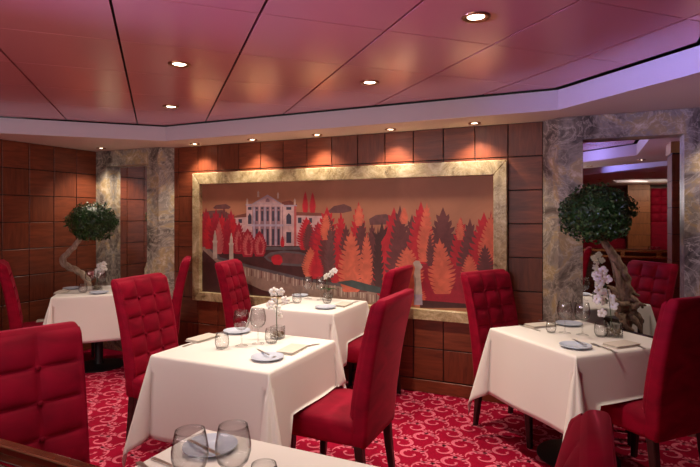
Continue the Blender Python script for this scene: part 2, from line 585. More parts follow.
# ------------------------------------------------------------------ marble framed mirrors
def marble_mirror(x0, x1, label):
    """x0..x1 is the silvered glass; flat marble face .165 wide, chamfered back to the wall outside"""
    t = tag(empty('marble_framed_mirror', ((x0 + x1) / 2, YW, 0)), label, 'mirror', 'marble framed mirrors on the panelled wall')
    hw, fw, ch, ed = (x1 - x0) / 2, .165, .115, .108
    top, zi, zb = ZS - .002, ZS - .172, .42
    bm = bmesh.new()
    box(bm, (-hw + .001, -.012, zb), (hw - .001, -.004, zi))
    mk('mirror_glass', bm, M['mirror'], t)
    for s in (-1, 1):
        bm = bmesh.new()
        prof = [(hw, -.004), (hw, -ed), (hw + fw, -ed), (hw + fw + ch, 0), (hw + fw + ch, .0), (hw + fw, .0)]
        prof = [(hw, .0), (hw, -ed), (hw + fw, -ed), (hw + fw + ch, 0)]
        lo = [bm.verts.new((s * x, y, .0)) for x, y in prof]
        # mitred against the lintel
        hi = [bm.verts.new((s * x, y, zi + min(1, (x - hw) / fw) * (top - zi))) for x, y in prof]
        n = len(prof)
        for i in range(n):
            j = (i + 1) % n
            bm.faces.new((lo[i], lo[j], hi[j], hi[i]))
        bm.faces.new(hi); bm.faces.new(lo[::-1])
        mk('jamb', bm, M['slate'], t)
    bm = bmesh.new()
    a = [(-hw, zi), (hw, zi), (hw + fw, top), (-hw - fw, top)]
    f = [bm.verts.new((x, -ed, z)) for x, z in a]
    k = [bm.verts.new((x, 0, z)) for x, z in a]
    bm.faces.new(f); bm.faces.new(k[::-1])
    for i in range(4):
        j = (i + 1) % 4
        bm.faces.new((f[i], k[i], k[j], f[j]))
    mk('lintel', bm, M['slate'], t)
    bm = bmesh.new()
    box(bm, (-hw, -ed, .0), (hw, 0, zb), .003)
    mk('sill', bm, M['slate'], t)
    return t
marble_mirror(-.036, .593, 'marble framed wall mirror behind the right table and large bonsai')
marble_mirror(-4.905, -4.295, 'marble framed wall mirror in the left corner beside the panelled wall')

# ------------------------------------------------------------------ mural in a marble frame
mu = tag(empty('mural', (-2.15, YW, 1.27)), 'wide framed mural of red trees and a columned villa on back wall', 'mural')
MX, MZ = -2.15, 1.27
def W(px, py):
    p = at_y(px, py, 4.235)
    return (p.x - MX, p.z - MZ)
bg = mat('mural_brown_ground', (.30, .12, .055), .5)
N, L, b = nt(bg)
tc = N.new('ShaderNodeTexCoord').outputs['Object']
n = noise(N, L, 2.2, 6, tc, .7)
rr = ramp(N, [(.3, (.31, .125, .065)), (.7, (.45, .19, .105))])
L.new(n.outputs[0], rr.inputs[0]); L.new(rr.outputs[0], b.inputs['Base Color'])
PAINT = [bg]
PC = {}
def paint(name, col):
    mm = mat('mural_' + name, col, .55)
    N, L, b = nt(mm)
    tc = N.new('ShaderNodeTexCoord').outputs['Object']
    n = noise(N, L, 16, 5, tc, .6)
    rr = ramp(N, [(.32, tuple(c * .8 for c in col)), (.7, tuple(min(1, c * 1.15) for c in col))])
    L.new(n.outputs[0], rr.inputs[0]); L.new(rr.outputs[0], b.inputs['Base Color'])
    PC[name] = len(PAINT)
    PAINT.append(mm)
for nme, col in dict(red=(.50, .012, .026), orange=(.64, .135, .075), maroon=(.14, .034, .036), crimson=(.33, .010, .028), deep=(.06, .016, .016),
                     villa=(.56, .36, .36), villashade=(.30, .16, .19), lav=(.40, .33, .42), pane=(.045, .04, .07), roof=(.20, .055, .04), stone=(.30, .20, .16),
                     stonelight=(.50, .40, .33), teal=(.045, .065, .065), plum=(.15, .055, .055), rose=(.50, .10, .10), grey=(.11, .09, .10)).items():
    paint(nme, col)
cv = bmesh.new()
LZ = [0]
PATCH = []
YC = -.015
def poly(pts, col, px=True):
    """a painted patch: each later one lies a hair in front of the earlier ones"""
    LZ[0] += 1
    PATCH.append(([W(*p) if px else p for p in pts], PC[col]))
def rect(x0, y0, x1, y1, col):
    poly([(x0, y0), (x1, y0), (x1, y1), (x0, y1)], col)
rng = random.Random(3)
def tree(cx, top, bot, hw, col, teeth=9, depth=.42, lean=0, belly=.62):
    """jagged, flame-like conifer"""
    left, right = [], []
    w = lambda f: hw * ((f / belly) ** .7 if f < belly else 1 - .4 * ((f - belly) / (1 - belly)) ** 2)
    teeth = int(teeth * 1.3)
    for side, arr in ((-1, left), (1, right)):
        for k in range(1, teeth):
            fv, ft = (k + .45) / teeth, (k + .05 + .15 * rng.random()) / teeth
            ax_ = lambda f: cx + lean * (1 - f)
            arr.append((ax_(fv) + side * w(fv) * (1 - depth) * rng.uniform(.92, 1.05), top + (bot - top) * fv))
            arr.append((ax_(ft) + side * w(min(1, (k + .6) / teeth)) * rng.uniform(.9, 1.12), top + (bot - top) * ft))
            arr.append((ax_(fv) + side * w(min(1, (k + .8) / teeth)) * .94, top + (bot - top) * min(1, (k + .75) / teeth)))
        arr.append((ax_(1) + side * w(1) * .8, bot))
    poly([(cx + lean, top)] + right + left[::-1], col)
# base
q = [W(201.5, 183), W(494.5, 176), W(494.5, 306), W(201.5, 293)]
x0, x1, z0, z1 = -1.475, 1.47, -.56, .545
# distance: hills and umbrella pines
poly([(202, 214), (208, 211), (222, 210), (230, 214), (232, 218), (216, 219), (203, 219)], 'plum')
poly([(213, 208), (216, 205), (226, 204), (231, 207), (229, 209), (215, 209)], 'plum')
poly([(328, 211), (334, 206), (344, 204), (351, 207), (352, 211), (343, 213), (330, 213)], 'plum')
poly([(369, 219), (376, 215), (386, 214), (394, 218), (397, 224), (370, 225)], 'plum')
poly([(340, 213), (341, 213), (343, 250), (339, 250)], 'maroon')
poly([(202, 232), (270, 238), (340, 240), (400, 236), (494, 232), (494, 306), (202, 292)], 'deep')
# far cypresses beside the villa
tree(305.3, 191, 214, 3.2, 'red', 9, .3); tree(312.6, 192, 214, 3.4, 'red', 9, .3)
# low wings, then the villa
rect(235, 216, 247, 234, 'villa'); poly([(234, 216), (247, 213), (247, 217), (234, 218)], 'roof')
rect(295, 214, 322, 246, 'villa'); poly([(295, 212), (322, 213), (323, 216), (295, 215.5)], 'roof')
rect(238.5, 219, 242, 223, 'pane'); rect(298, 217.5, 301.5, 223, 'pane'); rect(309, 218, 312, 223, 'pane')
rect(246.4, 204.5, 253, 247, 'villa'); rect(282.6, 205, 296.4, 247, 'villa')
poly([(282, 202), (290, 200.5), (297, 204), (297, 206), (282, 206)], 'roof')
rect(245.8, 204, 253, 205.6, 'lav'); rect(282.6, 205, 297, 206.5, 'lav')
rect(252.4, 204, 283, 247, 'villashade')
poly([(250.8, 204.6), (267.6, 194.6), (283.8, 205)], 'lav'); poly([(254.5, 203.6), (267.6, 196.2), (280, 203.8)], 'villa')
poly([(265.6, 200), (267.6, 198.2), (269.6, 200), (269.6, 202), (265.6, 202)], 'villashade')
rect(251.5, 204.2, 283.6, 206.6, 'villa')
for k in range(6):
    x = 253.2 + k * 5.45
    rect(x, 206.6, x + 1.7, 246.5, 'villa' if k % 2 else 'lav')
    if k < 5:
        rect(x + 2.5, 211, x + 4.6, 221, 'pane'); rect(x + 2.5, 229, x + 4.6, 245, 'pane')
        rect(x + 2.5, 207.4, x + 4.6, 209, 'pane')
rect(251.5, 224.3, 283.6, 226.4, 'lav')
for x, w_ in ((248, 3.6), (286.3, 5)):
    rect(x, 207, x + w_, 209.8, 'pane')
    poly([(x, 224), (x, 216), (x + w_ / 2, 213), (x + w_, 216), (x + w_, 224)], 'pane')
    rect(x, 232, x + w_, 243, 'pane'); rect(x - .6, 224.6, x + w_ + .6, 225.6, 'lav')
rect(294, 206, 296.4, 247, 'rose')
for x, y in ((247.2, 204.5), (258.2, 197), (278, 198.5), (294.8, 204.8)):
    poly([(x - 1.1, y), (x - .8, y - 3.5), (x - 1.2, y - 4.2), (x, y - 6.5), (x + 1.2, y - 4.2), (x + .8, y - 3.5), (x + 1.1, y)], 'stonelight')
# lawn, pool and paths
poly([(203, 236), (240, 246), (296, 246), (360, 242), (360, 292), (300, 284), (203, 292)], 'deep')
poly([(264, 257), (270, 252.5), (284, 250.5), (300, 252), (312, 256), (318, 262), (300, 266.5), (280, 265), (268, 261)], 'grey')
poly([(267, 257.5), (274, 254), (286, 252.6), (300, 254), (311, 258), (312, 262), (298, 264), (280, 262.8), (270, 260)], 'plum')
poly([(250, 249), (262, 247), (300, 247), (318, 246.5), (322, 250), (300, 249.5), (270, 250)], 'grey')
# stone retaining wall sweeping through the garden
poly([(202, 239), (206, 243), (212, 250), (219, 258), (232, 262), (250, 267), (275, 273), (300, 279), (322, 283), (345, 286), (372, 290), (400, 298), (400, 306), (300, 300), (262, 290), (240, 280), (216, 262), (202, 252)], 'stone')
poly([(202, 237), (207, 241), (213, 248.5), (220, 257), (232, 260.5), (250, 265.2), (275, 271), (300, 277), (322, 281), (345, 284), (372, 288), (372, 291), (345, 287.4), (322, 284), (300, 280), (275, 274), (250, 268), (231, 263), (218, 259.5), (211, 251), (202, 240)], 'grey')
for k in range(46):
    x = 232 + k * 3.2
    y = 262.8 + (x - 232) * .205
    rect(x, y + 1.5 + rng.random() * 2, x + 1.0, y + 8 + rng.random() * 4, 'stonelight' if k % 3 else 'plum')
poly([(203, 250), (216, 262), (240, 280), (262, 290), (290, 297), (202, 296)], 'deep')
poly([(330, 280), (345, 278), (360, 281), (372, 284), (372, 289), (350, 286)], 'teal')
# left grove
for cx, tp, bt, hw, c in ((206, 207, 247, 7, 'crimson'), (212, 213, 247, 7, 'maroon'), (209, 214, 249, 6, 'red'), (216, 208, 250, 8, 'crimson'), (224, 206, 250, 8, 'maroon'),
                          (222, 213, 252, 7, 'red'), (231, 209, 252, 8, 'crimson'), (233, 215, 253, 7, 'red'), (227, 217, 254, 7, 'crimson'), (239, 221, 254, 7, 'crimson'), (219, 220, 254, 5, 'rose')):
    tree(cx, tp, bt, hw, c, 8, .45)
for cx, tp, bt, hw in ((237.8, 224.5, 254, 5.5), (247.6, 228.3, 257, 8), (259.4, 230.5, 256.5, 7.5)):
    tree(cx, tp, bt, hw, 'crimson', 8, .16, 0, .5)
    tree(cx + .4, tp + 4, bt - 2, hw * .72, 'rose', 7, .5, 0, .5)
    tree(cx + 1.2, tp + 8, bt - 3, hw * .34, 'crimson', 5, .5, 0, .5)
tree(282.5, 235, 247, 2.2, 'red', 6, .3)
poly([(271.5, 257), (275, 255), (279, 254.5), (282, 257), (282.5, 262), (280, 265), (274, 264.5), (271.5, 261)], 'red')
# two garden statues on pedestals
for x, y in ((215, 231), (231.3, 233.5)):
    poly([(x - 2.2, y + 28), (x - 1.9, y + 12), (x - 2.6, y + 11), (x - 2.6, y + 9.6), (x + 2.6, y + 9.6), (x + 2.6, y + 11), (x + 1.9, y + 12), (x + 2.2, y + 27)], 'stonelight')
    poly([(x - 1.6, y + 9.6), (x - 1.3, y + 4), (x - .6, y + 2), (x - .4, y - .5), (x + .5, y - .5), (x + .7, y + 2), (x + 1.4, y + 4.5), (x + 1.6, y + 9.6)], 'stonelight')
# the red wood to the right, back to front
for cx, tp, bt, hw, c in ((306.4, 216.5, 250, 10, 'red'), (309, 222, 250, 7, 'maroon'), (318, 221, 258, 10, 'crimson'), (327, 206.5, 276, 16, 'red'), (329, 214, 279, 12, 'maroon'), (326, 213, 240, 6, 'orange'),
                          (341, 212, 276, 9, 'red'), (346, 224, 276, 9, 'maroon'), (310.5, 247, 277, 9, 'orange'), (316, 252, 279, 8, 'red'), (338, 246, 283, 10, 'red')):
    tree(cx, tp, bt, hw, c, 10, .42)
for cx, tp, bt, hw, c in ((358.6, 201.5, 292, 13, 'red'), (361.5, 216, 292, 11, 'maroon'), (359, 204, 226, 5, 'orange'), (372, 222, 290, 9, 'maroon'), (386, 224, 296, 14, 'red'),
                          (394, 207, 300, 19, 'red'), (400, 205, 300, 15, 'maroon'), (404, 207, 224, 4.5, 'orange'), (412, 214, 300, 14, 'maroon'), (421, 201, 300, 18, 'red'), (443, 207, 300, 22, 'maroon'),
                          (461, 217, 300, 14, 'red'), (470, 218, 300, 15, 'maroon'), (484, 212, 302, 20, 'red'), (491, 210, 300, 8, 'crimson')):
    tree(cx, tp, bt, hw, c, 12, .4)
poly([(400, 275), (430, 262), (470, 268), (494, 262), (494, 306), (400, 304)], 'crimson')
for cx, tp, bt, hw, c, ln in ((351, 230, 292, 14, 'orange', 0), (366.5, 232, 287, 7.5, 'orange', 0), (424, 202, 262, 8.5, 'orange', 3), (409, 246, 290, 16, 'orange', -2), (442.5, 238, 294, 14, 'orange', -3),
                              (460, 217.5, 240, 4.5, 'orange', 0), (485.5, 214, 264, 10, 'orange', 6), (471, 254, 286, 10, 'orange', -2), (413, 282, 306, 14, 'orange', 0)):
    tree(cx, tp, bt, hw, c, 10, .5, ln)
for cx, tp, bt, hw, c in ((330, 224, 278, 6, 'plum'), (378, 226, 290, 6, 'deep'), (485, 244, 280, 9, 'maroon'), (430, 232, 266, 4, 'maroon')):
    tree(cx, tp, bt, hw, c, 9, .5)
poly([(382, 222), (384, 230), (388, 226), (386, 234), (381, 242), (382, 286), (376, 286), (378, 244), (371, 230), (378, 236)], 'deep')
poly([(336, 282), (352, 280), (371, 285), (398, 292), (398, 297), (360, 290)], 'teal')
poly([(420, 300), (445, 302), (470, 304), (494, 302), (494, 308), (420, 308)], 'deep')
# pale statue at the right
poly([(413.8, 305), (414.3, 296), (413.2, 294.5), (422.8, 294.5), (422, 296), (422.6, 305)], 'lav')
poly([(414, 294.5), (414.5, 284), (413.6, 276), (415, 268), (413, 263), (415.5, 260.5), (419.5, 261), (421, 264), (422.6, 267), (420.4, 270), (420.6, 278), (421.8, 288), (422.3, 294.5)], 'stonelight')
rect_in = [(-1, 0, -x0), (1, 0, x1), (0, -1, -z0), (0, 1, z1)]
PATCH.insert(0, ([(x0, z0), (x1, z0), (x1, z1), (x0, z1)], 0))
pv, pe, shapes = [], [], []
for pts, mi in PATCH:
    for h_ in rect_in:
        pts = clip(pts, *h_)
        if len(pts) < 3: break
    if len(pts) < 3: continue
    k = len(pv)
    pv += [Vector(p) for p in pts]
    pe += [(k + i, k + (i + 1) % len(pts)) for i in range(len(pts))]
    xs, zs_ = [p[0] for p in pts], [p[1] for p in pts]
    shapes.append((min(xs), max(xs), min(zs_), max(zs_), pts, mi))
def inside(pts, x, z):
    w = 0
    for i in range(len(pts)):
        (ax, az), (bx, bz) = pts[i - 1], pts[i]
        if az <= z:
            if bz > z and (bx - ax) * (z - az) - (x - ax) * (bz - az) > 0: w += 1
        elif bz <= z and (bx - ax) * (z - az) - (x - ax) * (bz - az) < 0: w -= 1
    return w != 0
ov, oe, of = delaunay_2d_cdt(pv, pe, [], 0, 1e-5, False)[:3]
nv_ = [cv.verts.new((v.x, YC, v.y)) for v in ov]
for f_ in of:
    cx = sum(ov[i].x for i in f_) / len(f_); cz = sum(ov[i].y for i in f_) / len(f_)
    mi = 0
    for bx0, bx1, bz0, bz1, pts, m_ in reversed(shapes):
        if bx0 <= cx <= bx1 and bz0 <= cz <= bz1 and inside(pts, cx, cz):
            mi = m_
            break
    try: f = cv.faces.new([nv_[i] for i in f_])
    except ValueError: continue
    f.material_index = mi
for f in cv.faces:
    f.normal_update()
    if f.normal.y > 0: f.normal_flip()
vs = [cv.verts.new(p) for p in ((x0, -.002, z0), (x1, -.002, z0), (x1, -.002, z1), (x0, -.002, z1))]
cv.faces.new(vs)
mk('painting', cv, PAINT, mu, recalc=False)
# frame
fo = (-1.567, 1.573, -.648, .66)
def frame_side(a):
    bm = bmesh.new()
    f = [bm.verts.new((x, -.062, z)) for x, z in a]
    k = [bm.verts.new((x, -.001, z)) for x, z in a]
    bm.faces.new(f); bm.faces.new(k[::-1])
    for i in range(4):
        j = (i + 1) % 4
        bm.faces.new((f[i], k[i], k[j], f[j]))
    bmesh.ops.bevel(bm, geom=bm.edges[:], offset=.004, segments=1, affect='EDGES')
    mk('frame_side', bm, M['gold'], mu)
A_, B_, C_, D_ = fo
frame_side([(A_, C_), (B_, C_), (x1, z0), (x0, z0)]); frame_side([(A_, D_), (B_, D_), (x1, z1), (x0, z1)])
frame_side([(A_, C_), (A_, D_), (x0, z1), (x0, z0)]); frame_side([(B_, C_), (B_, D_), (x1, z1), (x1, z0)])

# ------------------------------------------------------------------ dining chairs
def back_x(z):
    """rear face of the backrest: upright low down, leaning back towards the top"""
    f = max(0, (z - .33) / .75)
    return -.25 - .03 * f - .09 * f * f
def back_t(z):
    f = (z - .33) / .75
    return .088 - .022 * f
def back_w(z):
    f = (z - .33) / .75
    return .445 + .03 * f
def make_chair():
    t = empty('dining_chair')
    # seat
    bm = bmesh.new()
    rings = []
    for z, ins in ((.335, .012), (.34, .003), (.36, 0), (.43, -.004), (.452, 0), (.464, .012), (.470, .035), (.474, .09), (.476, .16)):
        rings.append([(.015 + x * 1.0, y, z) for x, y in rrect(.43 - 2 * ins, .455 - 2 * ins, max(.01, .035 - ins * .1), 4)])
    loft(bm, rings)
    mk('seat', bm, M['velvet'], t, 60)
    # backrest shell
    bm = bmesh.new()
    rings = []
    zs = [.33, .336, .35] + [.40 + .64 * k / 14 for k in range(15)] + [1.06, 1.072, 1.078, 1.08]
    for z in zs:
        ins = 0
        if z < .35: ins = .008 * (1 - (z - .33) / .02)
        if z > 1.05: ins = .013 * ((z - 1.05) / .03) ** 2
        th, w = back_t(z) - 2 * ins, back_w(z) - 2 * ins
        cx = back_x(z) + back_t(z) / 2
        rings.append([(cx + a, y, z) for a, y in rrect(th, w, min(.024, th * .4), 4)])
    loft(bm, rings)
    mk('backrest', bm, M['velvet'], t, 60)
    # quilted front
    bm = bmesh.new()
    nu, nv, z0, z1 = 42, 75, .47, 1.066
    grid = []
    for j in range(nv + 1):
        v = j / nv
        z = z0 + (z1 - z0) * v
        row = []
        for i in range(-1, nu + 2):
            u = min(1, max(0, i / nu))
            a = abs(math.sin(3 * PI * u)); c_ = abs(math.sin(5 * PI * v))
            bl = .021 * (min(a, 1) ** .45) * (min(c_, 1) ** .45)
            ed = min(u, 1 - u)
            bl = max(bl, .0165 * (1 - min(1, ed / .045) ** 2) * min(1, (1 - v) / .03, v / .03 + .01))
            if i < 0 or i > nu: bl = -.004
            row.append(bm.verts.new((back_x(z) + back_t(z) - .004 + bl, (u - .5) * (back_w(z) - .012), z)))
        grid.append(row)
    for j in range(nv):
        for i in range(nu + 2):
            bm.faces.new((grid[j][i], grid[j][i + 1], grid[j + 1][i + 1], grid[j + 1][i]))
    for f in bm.faces:
        f.normal_update()
        if f.normal.x < -.05: f.normal_flip()
    tp = mk('tufted_panel', bm, M['velvet'], t, True, recalc=False)
    for i in (1, 2):
        for j in range(1, 5):
            z = z0 + (z1 - z0) * j / 5
            bm = bmesh.new()
            bmesh.ops.create_uvsphere(bm, u_segments=10, v_segments=6, radius=.0105)
            for v in bm.verts:
                v.co = Vector((v.co.x * .6 + back_x(z) + back_t(z) + .005, v.co.y + (i / 3 - .5) * (back_w(z) - .012), v.co.z + z))
            mk('button', bm, M['button'], tp, True)
    for x0, x1, s in ((.19, .205, 1), (.19, .205, -1), (-.205, -.245, 1), (-.205, -.245, -1)):
        bm = bmesh.new()
        rings = []
        for z, w, f in ((.338, .046, 0), (.2, .041, .35), (.004, .031, 1), (0, .029, 1)):
            cx = x0 + (x1 - x0) * f
            rings.append([(cx + a, s * .195 + c_, z) for a, c_ in rrect(w, w, .005, 1)])
        loft(bm, rings)
        mk('leg', bm, M['leg'], t, 40)
    return t
CHAIRS = [   # x, y, facing in degrees, label
    (-1.25, 2.58, 180, 'red dining chair right of the large middle table, plain back towards the camera'),
    (-2.463, 2.655, 6, 'tufted red dining chair at the left of the large middle table'),
    (-2.685, 3.945, 16, 'tufted red dining chair left of the table below the mural'),
    (-1.69, 3.94, 180, 'red dining chair right of the table below the mural, beside the painted statue'),
    (-3.855, 3.776, 221, 'red dining chair seen edge on, between the left mirror and the mural frame'),
    (-4.67, 3.24, 56, 'red dining chair cut off by the left edge, in front of the panelled left wall'),
    (-1.56, 1.065, -18, 'foreground tufted red chair in the bottom left corner behind the wooden partition'),
    (-.318, .99, 180, 'foreground red chair top at the bottom edge, below the right table'),
    (-.42, 3.78, -30, 'tufted red dining chair left of the right table, against the wood panels'),
    (.28, 3.375, 138, 'dark red dining chair at the right edge of the picture, back towards the camera'),
]
proto = make_chair()
chairs = []
for i, (x, y, a, lb) in enumerate(CHAIRS):
    o = proto if i == 0 else copy_tree(proto)
    o.location = (x, y, 0); o.rotation_euler = (0, 0, R(a))
    tag(o, lb, 'chair', 'red velvet dining chairs')
    chairs.append((x, y, R(a)))

# ------------------------------------------------------------------ tables and their cloths
TT = .75
TABLES = [   # name key, x, y, rotation, half x, half y, label words
    ('middle', -1.742, 2.415, 0, .375, .352, 'large middle table'),
    ('mural', -2.122, 3.835, 0, .375, .33, 'table below the mural'),
    ('right', -.058, 3.50, 45, .378, .378, 'right table by the mirror'),
    ('left', -4.42, 3.645, 45, .36, .36, 'far left table by the bonsai'),
    ('front', -.845, 1.085, 0, .375, .345, 'foreground table at the bottom edge'),
]
TB = {}
def make_table(key, x, y, rot, hx, hy, where):
    t = tag(empty('pedestal_table', (x, y, 0), R(rot)), 'black pedestal dining table under the cloth of the ' + where, 'table', 'pedestal tables')
    bm = bmesh.new()
    lathe(bm, [(0, .03), (.05, .03), (.1, .022), (.225, .016), (.24, .01), (.24, 0), (0, 0)], 40)
    mk('base', bm, M['blackmetal'], t, 40)
    bm = bmesh.new()
    lathe(bm, [(.045, .024), (.038, .05), (.038, .68), (.09, .715), (0, .715)], 24)
    mk('column', bm, M['blackmetal'], t, 40)
    bm = bmesh.new()
    box(bm, (-hx + .006, -hy + .006, .715), (hx - .006, hy - .006, TT - .006), .004)
    mk('table_top', bm, M['leg'], t)
    return t
def make_cloth(key, x, y, rot, hx, hy, where, drop=.435):
    """square cloth: flat top, straight falls on the four sides, a folded cone of cloth hanging at each corner"""
    rt = R(rot)
    bm = bmesh.new()
    rnd = random.Random(hash(key) % 7 if False else len(key) * 3 + 1)
    NS, NF, NR = 22, 26, 16
    rad = .012
    def down(s):                      # arc length below the top edge -> (outward, down)
        q = rad * PI / 2
        if s < q:
            a = s / rad
            return rad * math.sin(a), rad * (1 - math.cos(a))
        return rad + (s - q) * .045, rad + (s - q)
    steps = [0] + [rad * PI / 2 * k / 3 for k in (1, 2, 3)] + [rad * PI / 2 + (drop - rad * PI / 2) * (k / NR) ** 1.0 for k in range(1, NR + 1)]
    ph = rnd.uniform(0, 6)
    cache = {}
    def V(p):
        k = (round(p[0], 5), round(p[1], 5), round(p[2], 5))
        if k not in cache: cache[k] = bm.verts.new(p)
        return cache[k]
    def fc(*a):
        u = []
        for v in a:
            if v not in u: u.append(v)
        if len(u) > 2:
            try: bm.faces.new(u)
            except ValueError: pass
    ex, ey = hx - rad, hy - rad
    # top
    for i in range(NS):
        for j in range(NS):
            f = lambda a, c_: V((-ex + 2 * ex * a / NS, -ey + 2 * ey * c_ / NS, TT))
            fc(f(i, j), f(i + 1, j), f(i + 1, j + 1), f(i, j + 1))
    # falls
    def side(n, tdir, half, off):
        def P(a, s):
            u = -half + 2 * half * a / NS
            o_, d_ = down(s)
            fall = s / drop
            wv = .007 * fall ** 1.5 * math.sin(ph + u * 11 + n[0] * 2 + n[1] * 5) * max(0, 1 - (u / half) ** 6)
            r_ = off + o_ + wv
            return (n[0] * r_ + tdir[0] * u, n[1] * r_ + tdir[1] * u, TT - d_)
        for a in range(NS):
            for k in range(len(steps) - 1):
                fc(V(P(a, steps[k])), V(P(a + 1, steps[k])), V(P(a + 1, steps[k + 1])), V(P(a, steps[k + 1])))
    side((1, 0), (0, 1), ey, ex); side((-1, 0), (0, 1), ey, ex); side((0, 1), (1, 0), ex, ey); side((0, -1), (1, 0), ex, ey)
    # corner cones
    for sx in (-1, 1):
        for sy in (-1, 1):
            kk = rnd.uniform(.85, 1.15)
            def P(fi, ri):
                f = fi / NF
                phi = f * PI / 2
                L_ = 1 / max(math.cos(phi), math.sin(phi))
                s = steps[ri] * L_
                ax = R(8.0)
                psi = 2 * PI * f
                pleat = 1 - .62 * math.exp(-((f - .5) / .10) ** 2) * kk
                # local frame on the sphere of directions: e1 = along the diagonal, e2 = across
                e1 = -math.cos(psi) * pleat
                e2 = math.sin(psi) * (.75 + .1 * math.cos(psi))
                o_, d_ = down(s)
                sm = min(1, max(0, (d_ - .02) / .13)); sm = sm * sm * (3 - 2 * sm)
                e2 *= sm
                t1 = math.tan(ax) * (1 + e1) * .98
                t2 = math.tan(ax) * e2 * 1.05
                dz = d_ / math.sqrt(1 + t1 * t1 + t2 * t2) if s > rad * 1.6 else d_
                fl = .045 * max(0, s - rad)
                # leaves each side wall flush: f=0 is the x side, f=1 the y side
                wx, wy = math.cos(phi) ** 2, math.sin(phi) ** 2
                bx = ex + o_ * math.cos(phi)
                by = ey + o_ * math.sin(phi)
                dx = (t1 * dz) * SQ + (t2 * dz) * SQ
                dy = (t1 * dz) * SQ - (t2 * dz) * SQ
                return (sx * (bx + dx), sy * (by + dy), TT - dz)
            for fi in range(NF):
                for ri in range(len(steps) - 1):
                    fc(V(P(fi, ri)), V(P(fi + 1, ri)), V(P(fi + 1, ri + 1)), V(P(fi, ri + 1)))
    # cloth lying over the seats pushed under it
    mw = Matrix.Translation((x, y, 0)) @ Matrix.Rotation(rt, 4, 'Z')
    for v in bm.verts:
        p = mw @ v.co
        for cx, cy, ca in chairs:
            dx, dy = p.x - cx, p.y - cy
            lx, ly = dx * math.cos(ca) + dy * math.sin(ca), -dx * math.sin(ca) + dy * math.cos(ca)
            # stiff linen rides up a little beside the seats pushed under it
            if -.27 < lx < .245 and -.245 < ly < .245 + (.16 if key == 'right' and cx > 0 else .10 if key == 'middle' and cx > -1.5 else 0) and p.z < .489:
                v.co.z = .489 + (v.co.z - .489) * .03
                v.co.x = max(-hx - .03, min(hx + .03, v.co.x)); v.co.y = max(-hy - .03, min(hy + .03, v.co.y))
    # the cloth stops at whatever stands beside the table
    lim = {'mural': (-9, 9, -9, 4.178), 'left': (-5.052, 9, -9, 4.222), 'front': (-9, 9, .668, 9)}.get(key, (-9, 9, -9, 9))
    mi_ = mw.inverted()
    for v in bm.verts:
        p = mw @ v.co
        q = Vector((min(max(p.x, lim[0]), lim[1]), min(max(p.y, lim[2]), lim[3]), p.z))
        if q != p: v.co = mi_ @ q
    bmesh.ops.remove_doubles(bm, verts=bm.verts, dist=.0006)
    bmesh.ops.recalc_face_normals(bm, faces=bm.faces)
    o = mk('tablecloth', bm, M['cloth'], None, True)
    md = o.modifiers.new('thick', 'SOLIDIFY'); md.thickness = .0025; md.offset = 1
    o.location = (x, y, 0); o.rotation_euler = (0, 0, rt)
    tag(o, 'ivory linen tablecloth draped over the ' + where, 'tablecloth', 'ivory tablecloths')
    return o
for T_ in TABLES:
    make_table(*T_)
    make_cloth(*T_)
ZT = TT + .003

# ------------------------------------------------------------------ glassware, china, cutlery, linen
def wine_glass_mesh():
    bm = bmesh.new()
    lathe(bm, [(.036, 0), (.036, .0015), (.020, .004), (.006, .009), (.0042, .02), (.0042, .08), (.007, .089), (.024, .096), (.039, .112), (.0455, .135), (.0455, .155), (.041, .182), (.0365, .202), (.0358, .202), (.040, .182), (.0443, .155), (.0443, .135), (.038, .114), (.019, .0985), (.006, .0935), (0, .093)], 32)
    return bm
def glass_base(bm): pass
def tumbler_mesh(r=.039, h=.085):
    bm = bmesh.new()
    lathe(bm, [(0, 0), (r * .62, 0), (r * .78, .004), (r * .97, h * .28), (r, h * .45), (r * .95, h * .75), (r * .84, h), (r * .82, h), (r * .92, h * .75), (r * .97, h * .45), (r * .93, h * .28), (r * .72, .008), (0, .006)], 30)
    return bm
def plate_mesh(r=.085):
    bm = bmesh.new()
    lathe(bm, [(0, .004), (r * .55, .004), (r * .62, .006), (r * .97, .015), (r, .0165), (r, .013), (r * .62, .002), (r * .55, 0), (0, 0)], 40)
    return bm
def knife_mesh(l=.21):
    bm = bmesh.new()
    rings = []
    for f, w, h in ((0, .004, .002), (.02, .007, .004), (.2, .0065, .0042), (.46, .0045, .0036), (.5, .0085, .0018), (.8, .0095, .0014), (.94, .0075, .001), (1, .001, .0008)):
        rings.append([((f - .5) * l, a * 2 * w, .002 + c_ * h) for a, c_ in ((-.5, -.4), (.5, -.4), (.5, .6), (-.5, .6))])
    loft(bm, rings)
    return bm
def fork_mesh(l=.195):
    bm = bmesh.new()
    rings = []
    for f, w, h, z in ((0, .007, .0025, .002), (.05, .009, .003, .002), (.35, .005, .003, .005), (.6, .004, .003, .006), (.70, .011, .002, .004), (.78, .0125, .002, .003)):
        rings.append([((f - .5) * l, a * 2 * w, z + c_ * h) for a, c_ in ((-.5, -.4), (.5, -.4), (.5, .6), (-.5, .6))])
    loft(bm, rings)
    for k in range(4):
        y = (k - 1.5) * .0066
        loft(bm, [[((f - .5) * l, y + a * .0036, z + c_ * .002) for a, c_ in ((-.5, -.4), (.5, -.4), (.5, .6), (-.5, .6))] for f, z in ((.77, .003), (.9, .003), (1, .006))])
    return bm
